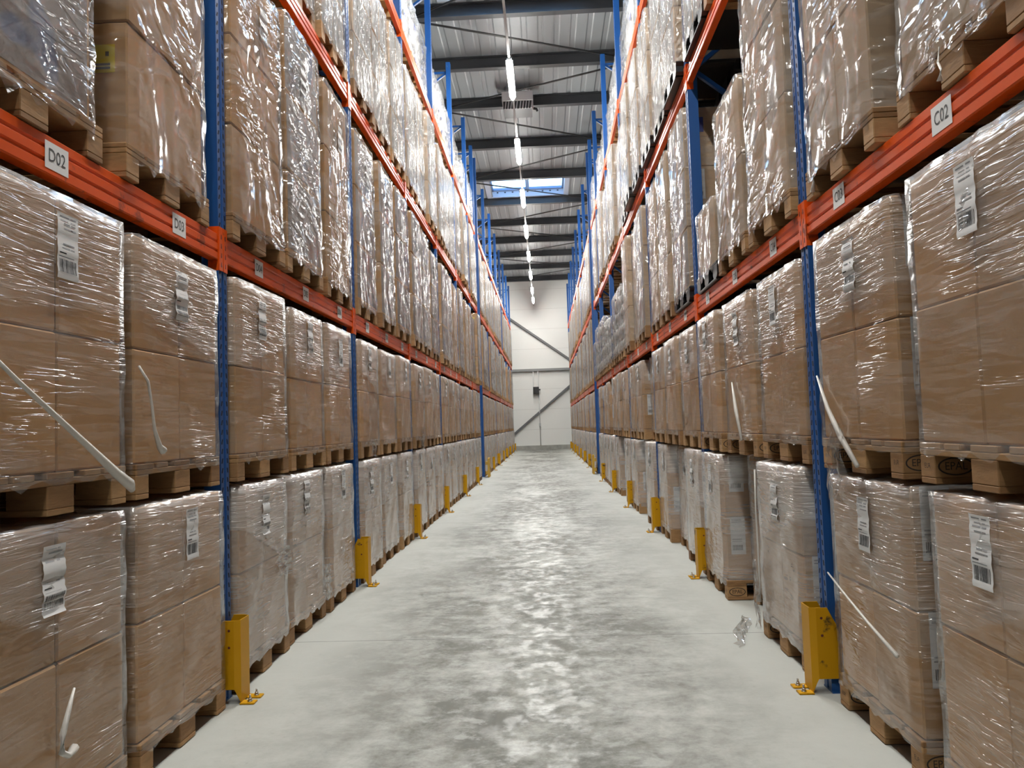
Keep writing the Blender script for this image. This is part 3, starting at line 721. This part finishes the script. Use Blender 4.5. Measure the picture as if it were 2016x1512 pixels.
def load(side, y, z, h, layers, kind, m, label, group, front=None, proud=0., near=False, far=False, plastic=False, side_lab=None, wdt=.80, cols=2, lab=True, seed=None, twist=0., lab_y=None, lab_z=None, strap=False):
    rz = (0 if side < 0 else math.pi)+twist; sd = R.randrange(5) if seed is None else seed
    loc = origin(side, y, z+.003, proud)
    if far:
        o = ob('wrapped_pallet_load', whole_load(wdt, h, layers, kind, sd % 3, m, front), None, loc, rz); return tag(o, label, 'pallet load', group)
    o = ob('wrapped_pallet_load', None, None, loc, rz); tag(o, label, 'pallet load', group)
    if plastic: p = ob('pallet', PAL['plastic'], o); p['label'] = 'black plastic pallet'
    elif near:
        p = ob('pallet', PAL['deck_boards'], o); ob('stringer', PAL['stringer'], p); ob('bottom_boards', PAL['bottom_boards'], p)
        for ix, x in enumerate((-.5275, 0, .5275)):
            for yb in (-.35, 0, .35):
                me = PAL['block_mid'] if yb == 0 else (PAL['block_mark'] if ix == 2 and z < 2 and side > 0 else PAL['block']); ob('block', me, p, (x, yb, 0))
    else: ob('pallet', PAL['whole'], o)
    zz = .144; hh = (h-.144)/layers; cs = -1 if side < 0 else 1     # local side that faces the camera
    cw = (wdt-.02)/cols
    for j in range(layers):
        for c in range(cols):
            yc = (c-(cols-1)/2)*(cw+.004)
            jx = R.uniform(-.004, .004)
            b = ob('carton', carton(cw, 1.17, hh-.004, m, front), o, (jx, yc+R.uniform(-.003, .003), zz+.002))
            if side_lab and ((c == 0) == (cs < 0)) and (side_lab != 'yellow' or j % 2 == 0):
                lo = ob('carton_label', side_label(side_lab if side_lab != 'mix' else R.choice(['white', 'blue'])), b, (.50-R.uniform(0, .04), cs*(cw/2+.0012), hh*.70))
                if cs > 0: lo.rotation_euler = (0, 0, math.pi)
        zz += hh
    ob('stretch_wrap', film_mesh(wdt, 1.19, h, kind, sd), o)
    if lab:
        lz = h*R.uniform(.80, .86) if lab_z is None else lab_z; ly = R.uniform(-.06, .06) if lab_y is None else lab_y
        s = ob('shipping_label', ship_label(R.randrange(6)), o, (.611, ly, lz))
    return o
def sack_mesh(w, d, h, seed, m='sack_white'):
    r = random.Random(seed); mb = MB(); nu, nv = 16, 8; vs = []; fs = []
    for j in range(nv+1):
        v = -math.pi/2+math.pi*j/nv
        for i in range(nu):
            u = 2*math.pi*i/nu
            def sp(a, e): return math.copysign(abs(a)**e, a)
            vs.append((d/2*sp(math.cos(v), .5)*sp(math.cos(u), .35)+r.uniform(-.006, .006), w/2*sp(math.cos(v), .5)*sp(math.sin(u), .35)+r.uniform(-.006, .006), h/2+h/2*sp(math.sin(v), .7)))
    for j in range(nv):
        for i in range(nu): fs.append((j*nu+i, j*nu+(i+1) % nu, (j+1)*nu+(i+1) % nu, (j+1)*nu+i))
    mb.add(vs, fs, m, True)
    if seed % 2: mb.quad((d/2*1.0, -.09, h*.32), (d/2*1.0, .07, h*.32), (d/2*.99, .07, h*.62), (d/2*.99, -.09, h*.62), 'blue_print')
    return mb.mesh('sack')
SACK = [sack_mesh(.44, 1.16, .30, s) for s in range(4)]; SACKP = [sack_mesh(.44, 1.16, .30, 2*s, 'sack_lightened') for s in range(4)]
def sack_load(side, y, z, layers, label, group, proud=.06, tall=.29, kind='v', pale=False):
    o = ob('wrapped_sack_load', None, None, origin(side, y, z+.003, proud), 0 if side < 0 else math.pi); tag(o, label, 'sack load', group)
    ob('pallet', PAL['whole'], o); zz = .144
    for j in range(layers):
        for s in (-1, 1):
            b = ob('sack', (SACKP if pale else SACK)[R.randrange(4)], o, (R.uniform(-.03, .02), s*.19, zz-.004*j)); b.scale = (1, .93, tall/.29)
        zz += tall*.98
    ob('stretch_wrap', film_mesh(.80, 1.20, zz, kind, 20+R.randrange(4), bulge=.025), o); return o

NAMES = {-1: 'D', 1: 'C'}
POS = ['first', 'second', 'third']
def bayname(k): return ORD[k+1]
def slot_y(k, q): return py(k)+.5+.9*q if k != 5 else py(5)+.49+.86*q
YOFF = {}      # measured middle of single loads: (side, tier, bay, place)
YOFF.update({(1, 1, 1, 0): 7.29, (1, 1, 1, 1): 8.16, (-1, 1, -1, 1): 2.44, (-1, 1, -1, 2): 3.37, (-1, 1, 0, 0): 4.42, (-1, 1, 0, 1): 5.27, (-1, 1, 0, 2): 6.22, (1, 1, 0, 0): 4.44, (1, 1, -1, 2): 3.40, (1, 1, -1, 1): 2.46, (-1, 'f', -1, 1): 2.56, (-1, 'f', -1, 2): 3.435, (-1, 's', -1, 1): 2.56, (-1, 's', -1, 2): 3.435, (-1, 'f', 0, 0): 4.44, (-1, 'f', 0, 1): 5.30, (-1, 'f', 0, 2): 6.17,
             (1, 'f', -1, 1): 2.42, (1, 'f', -1, 2): 3.36, (1, 's', -1, 1): 2.43, (1, 's', -1, 2): 3.37, (1, 'f', 0, 0): 4.56, (1, 'f', 0, 1): 5.42, (1, 'f', 0, 2): 6.27})
GRP = {'f': 'wrapped carton loads on the floor', 's': 'wrapped carton loads stacked on floor loads', 1: 'wrapped loads on the lowest beams', 2: 'wrapped loads on the second beams'}
WHERE = {'f': 'on the floor', 's': 'stacked on a floor load', 1: 'on the lowest beam', 2: 'on the second beam'}
KIND = {'f': 'brown wrapped cartons', 's': 'brown wrapped cartons', 1: 'tall glossy wrapped load', 2: 'tall silvery wrapped load'}
LOADS = {}
HA = 1.085
for side in (-1, 1):
    let = NAMES[side]
    slots = [(k, q) for k in range(-1, 5) for q in range(3)]+[(5, 0), (5, 1)]+[(k, q) for k in range(6, 13) for q in range(3)]
    for (k, q) in slots:
        far = k >= 6
        for tier in ('f', 's', 1, 2, 3):
            if k == -1 and q == 0: continue
            if tier == 2 and (k < 0 or (k == 0 and q == 0)): continue
            if tier == 3 and (k < 1 or k > 5): continue
            y = YOFF.get((side, tier, k, q), slot_y(k, q)+R.uniform(-.02, .02)*(k != 5))
            where = f'{let} rack, {bayname(k)} bay, {POS[q]} place' if not far else f'far {let} rack, {ORD[k-6]} bay, {POS[q]} place'
            if k == -1: where = f'{let} rack, at the {let}{q+1:02d} tag'
            near = k <= 0; tw = R.uniform(-.012, .012); pr = R.uniform(-.02, .02)
            lab = f'{KIND.get(tier)} {WHERE.get(tier)}, {where}' if tier != 3 else ''
            if tier == 'f':
                if side > 0 and k == 0 and q == 1: pr = -.16
                if side > 0 and k in (1, 2, 3) and q == 1: pr = -.10
                LOADS[side, tier, k, q] = load(side, y, 0, HA, 2, 'c' if k == -1 else 'h', 'kraft', lab, GRP[tier], near=near, far=far, proud=pr, twist=tw, side_lab='white' if side > 0 else None, wdt=R.uniform(.735, .79) if k > -1 else .80)
            elif tier == 's':
                if side > 0 and (k, q) == (5, 1): continue
                if side > 0 and k in (2, 4) and q == 0: pr = -.10
                h = HA+R.uniform(-.0, .03)
                LOADS[side, tier, k, q] = load(side, y, HA+.028, h, 2, 'c', 'kraft', lab, GRP[tier], near=near, far=far, proud=pr, twist=tw, side_lab='white' if side > 0 else None, wdt=R.uniform(.735, .79) if k > -1 else .80)
            elif tier == 1:
                z = LV[1][2]; h, ly, plastic, wd = 1.72+R.uniform(-.06, .06), 3, False, R.uniform(.70, .77)
                pr += R.uniform(-.03, .02); tw *= 1.8
                sl = 'yellow' if side < 0 else None; pr += .02
                if side < 0 and k >= 1 and R.random() < .3: h -= R.uniform(.05, .15)
                if side > 0:
                    if (k, q) == (0, 1): h, ly, y = 1.20, 2, 5.31
                    if (k, q) == (0, 2): h, ly, y, plastic, wd, lab = .66, 1, 6.18, True, .64, 'low glossy wrapped load on a black plastic pallet before the second C rack post'
                    if (k, q) == (1, 0): plastic, sl, lab, h = True, 'mix', 'tall wrapped load on a black plastic pallet behind the second C rack post', 1.80
                    if k in (3, 4) or (k, q) in ((5, 0), (5, 1)):
                        n = {3: (4, 4, 3), 4: (3, 4, 4), 5: (4, 3)}[k][q]
                        LOADS[side, 1, k, q] = sack_load(side, y, z, n, f'grey white wrapped sack load on the lowest beam, {let} rack, {bayname(k)} bay, {POS[q]} place', 'wrapped sack loads on the lowest beams', proud=.03, tall=.27, pale=True)
                        continue
                LOADS[side, 1, k, q] = load(side, y, z, h, ly, 'w', 'kraft_pale' if side > 0 else 'kraft', lab, GRP[1], front='printed_carton' if (side < 0 and (k, q) != (-1, 2) and R.random() < .75) or (side > 0 and q == 0 and k > 0) or far else None, near=near and not plastic, far=far, proud=pr, twist=tw, side_lab=sl, plastic=plastic, wdt=wd, lab=(side < 0 and k < 3), cols=1 if side < 0 or q == 1 else 2)
            elif tier == 2:
                z = LV[2][2]; h = 1.74+R.uniform(-.16, .10); tw *= 1.8; pr += R.uniform(-.05, .01); plastic = side > 0 and ((k == 0 and q == 2) or k in (1, 2)); pr += .02
                if plastic: pr += .03; tw *= .2; y = slot_y(k, q)+.01*(1-q); lab = f'silvery load on black plastic pallet, second beam, {where}'
                LOADS[side, 2, k, q] = load(side, y, z, h, 3, 'v', 'kraft_pale', lab, GRP[2], front='white_carton', far=far, proud=pr, twist=tw, plastic=plastic, wdt=R.uniform(.70, .78), lab=False, cols=R.choice((1, 2)))
            elif tier == 3:
                z = LV[3][2]; n = 3
                LOADS[side, 3, k, q] = sack_load(side, y, z, n, f'bulging white wrapped sack load on the top beam, {where}', 'wrapped sack loads on the top beams', proud=R.uniform(-.12, -.05), tall=R.uniform(.25, .33))

# ------------------------------------------------------------------ single things and loose film
def film_on(key, pts, r, name='film_strand'):
    o = LOADS[key]; strand_part(o, [w2l(key[0], o, p) for p in pts], r, name)
fx = XL+.045
film_on((-1, 's', -1, 1), [(fx, 2.16, 1.66), (fx+.01, 2.30, 1.56), (fx+.012, 2.50, 1.44), (fx+.016, 2.68, 1.33), (fx+.02, 2.82, 1.24), (fx+.022, 2.91, 1.19), (fx+.015, 2.94, 1.165)], [.006, .008, .010, .013, .018, .022, .012])
film_on((-1, 's', -1, 2), [(fx, 3.02, 1.66), (fx+.012, 3.07, 1.60), (fx+.012, 3.10, 1.50), (fx+.012, 3.12, 1.40), (fx+.012, 3.16, 1.33), (fx+.012, 3.19, 1.31)], [.005, .006, .006, .007, .012, .018])
film_on((-1, 'f', -1, 1), [(fx, 2.60, .52), (fx+.014, 2.55, .47), (fx+.018, 2.51, .40), (fx+.016, 2.51, .34), (fx+.012, 2.55, .315), (fx, 2.60, .32)], [.004, .008, .011, .011, .010, .016])
fr = XR-.045
film_on((1, 's', -1, 2), [(fr, 3.74, 1.56), (fr-.01, 3.60, 1.40), (fr-.012, 3.46, 1.27), (fr-.012, 3.30, 1.15)], [.004, .010, .014, .010])
crumple(LOADS[1, 's', -1, 2], w2l(1, LOADS[1, 's', -1, 2], (fr-.01, 3.50, 1.16)), (.20, .34), 5)
film_on((1, 'f', -1, 2), [(fr, 3.74, .62), (fr-.008, 3.50, .56), (fr-.008, 3.28, .50), (fr-.008, 3.03, .44)], [.004, .005, .006, .009])
film_on((1, 'f', 0, 0), [(fr, 4.93, 1.04), (fr-.008, 4.925, .8), (fr-.01, 4.91, .55), (fr-.012, 4.90, .3), (fr-.02, 4.90, .22)], [.006, .005, .006, .006, .014])
film_on((1, 's', 0, 1), [(fr, 5.42, 1.62), (fr-.01, 5.30, 1.42), (fr-.012, 5.18, 1.22)], [.004, .014, .008])
def tuft(key, y, seed, w=.16):
    o = LOADS[key]; sd = key[0]; c = w2l(sd, o, (XL-.04 if sd < 0 else XR+.04, y, o.location.z+1.10)); rr = random.Random(seed); mb = MB(); n = 8; vs = []
    for i in range(n):
        for j in range(5):
            u, v = i/(n-1)-.5, j/4
            vs.append((c[0]-v*.10+rr.uniform(-.008, .008), c[1]+u*w+rr.uniform(-.01, .01), c[2]-.012+abs(rr.gauss(0, .022))*(1-abs(u)*1.6)))
    mb.add(vs, [(i*5+j, i*5+j+1, (i+1)*5+j+1, (i+1)*5+j) for i in range(n-1) for j in range(4)], 'film_loose', True); ob('film_tuft', mb.mesh('film_tuft'), o)
for a in (((-1, 's', -1, 1), 2.62, 1, .26), ((-1, 's', -1, 2), 3.52, 2, .14), ((-1, 'f', -1, 1), 2.78, 3, .10), ((-1, 's', 0, 0), 4.5, 4, .16), ((-1, 's', 0, 1), 5.42, 5, .14), ((-1, 's', 1, 0), 7.3, 6, .2),
          ((1, 's', -1, 1), 2.62, 7, .12), ((1, 's', -1, 2), 3.62, 8, .1), ((1, 's', 0, 1), 5.5, 9, .2), ((1, 's', 0, 2), 6.3, 10, .16)): tuft(*a)
crumple(LOADS[1, 'f', 0, 0], w2l(1, LOADS[1, 'f', 0, 0], (fr-.015, 4.90, .27)), (.10, .42), 11)
film_on((1, 1, -1, 2), [(fr+.02, 3.70, 2.60), (fr+.015, 3.705, 2.54), (fr+.015, 3.69, 2.50), (fr+.015, 3.71, 2.455)], [.003, .003, .005, .012], 'film_tail')
film_on((1, 1, -1, 1), [(fr+.02, 2.50, 2.57), (fr+.015, 2.505, 2.52), (fr+.015, 2.49, 2.49), (fr+.015, 2.50, 2.455)], [.003, .004, .004, .010], 'film_tail')
crumple(LOADS[-1, 's', 1, 0], w2l(-1, LOADS[-1, 's', 1, 0], (XL+.04, 7.2, 1.20)), (.22, .16), 12)
crumple(LOADS[-1, 's', 2, 0], w2l(-1, LOADS[-1, 's', 2, 0], (XL+.04, 10.1, 1.24)), (.2, .3), 13)
crumple(LOADS[-1, 'f', 0, 0], w2l(-1, LOADS[-1, 'f', 0, 0], (XL+.035, 4.68, .58)), (.24, .16), 14)
crumple(LOADS[-1, 'f', 0, 1], w2l(-1, LOADS[-1, 'f', 0, 1], (XL+.035, 5.60, .27)), (.16, .26), 15)
# scrap of clear film lying on the floor
r = random.Random(3); mb = MB(); n = 12; vs = []
for i in range(n):
    for j in range(6):
        vs.append((XR-.05-.22*(1-i/(n-1))*.9-.02+r.uniform(-.02, .02)+.03*j/5, 4.62+.5*i/(n-1)+.06*j+r.uniform(-.02, .02), .004+abs(r.gauss(0, .014))))
mb.add(vs, [(i*6+j, i*6+j+1, (i+1)*6+j+1, (i+1)*6+j) for i in range(n-1) for j in range(5)], 'film_loose', True)
tag(ob('film_scrap', mb.mesh('film_scrap')), 'crumpled clear film scrap on the floor by the C rack pallets', 'plastic film')
# open brown carton with a white sack on a low load, bay four of the C rack
e = tag(ob('open_carton', None, loc=(XR+.55, slot_y(3, 0), LV[1][2]+.144+4*.27*.98+.05)), 'tall brown carton holding a white bag, on top of a wrapped sack load', 'carton')
e2 = LOADS[1, 1, 3, 0]
mb = MB(); mb.box(-.50, .45, -.30, .30, 0, .46, 'kraft', .008); add_part('carton_body', mb, e)
mb = MB(); me = sack_mesh(.62, 1.0, .30, 7, 'sack_lightened'); b = ob('plastic_bag', me, e, (-.02, 0, .36))
b['label'] = 'white bag with a blue print'
# white sacks lying on the floor load beside the gap of the C rack
lf = LOADS[1, 'f', 5, 1]
e = tag(ob('sack_stack', None, loc=(XR+.45, lf.location.y, HA+.03), rz=math.pi), 'white sacks with a blue band piled on a floor load by the C rack gap', 'sacks')
for q in range(2): ob('sack', sack_mesh(.66, .84, .26, 9+q*2, 'sack_lightened'), e, (0, .02*q, .25*q))
for key, lab in (((-1, 's', -1, 1), 'brown wrapped cartons with a thick slanting film rope, just below the D02 tag'),
                 ((-1, 's', -1, 2), 'brown wrapped cartons with a short hanging film strand, just below the D03 tag'),
                 ((-1, 'f', -1, 1), 'brown wrapped cartons on the floor with a curled film tail, D02 place'),
                 ((1, 's', -1, 2), 'brown wrapped cartons with torn film hanging at the pallet, just below the C03 tag'),
                 ((1, 'f', -1, 2), 'brown wrapped cartons with a thin slanting strand, beside the first C rack guard')):
    LOADS[key]['label'] = lab
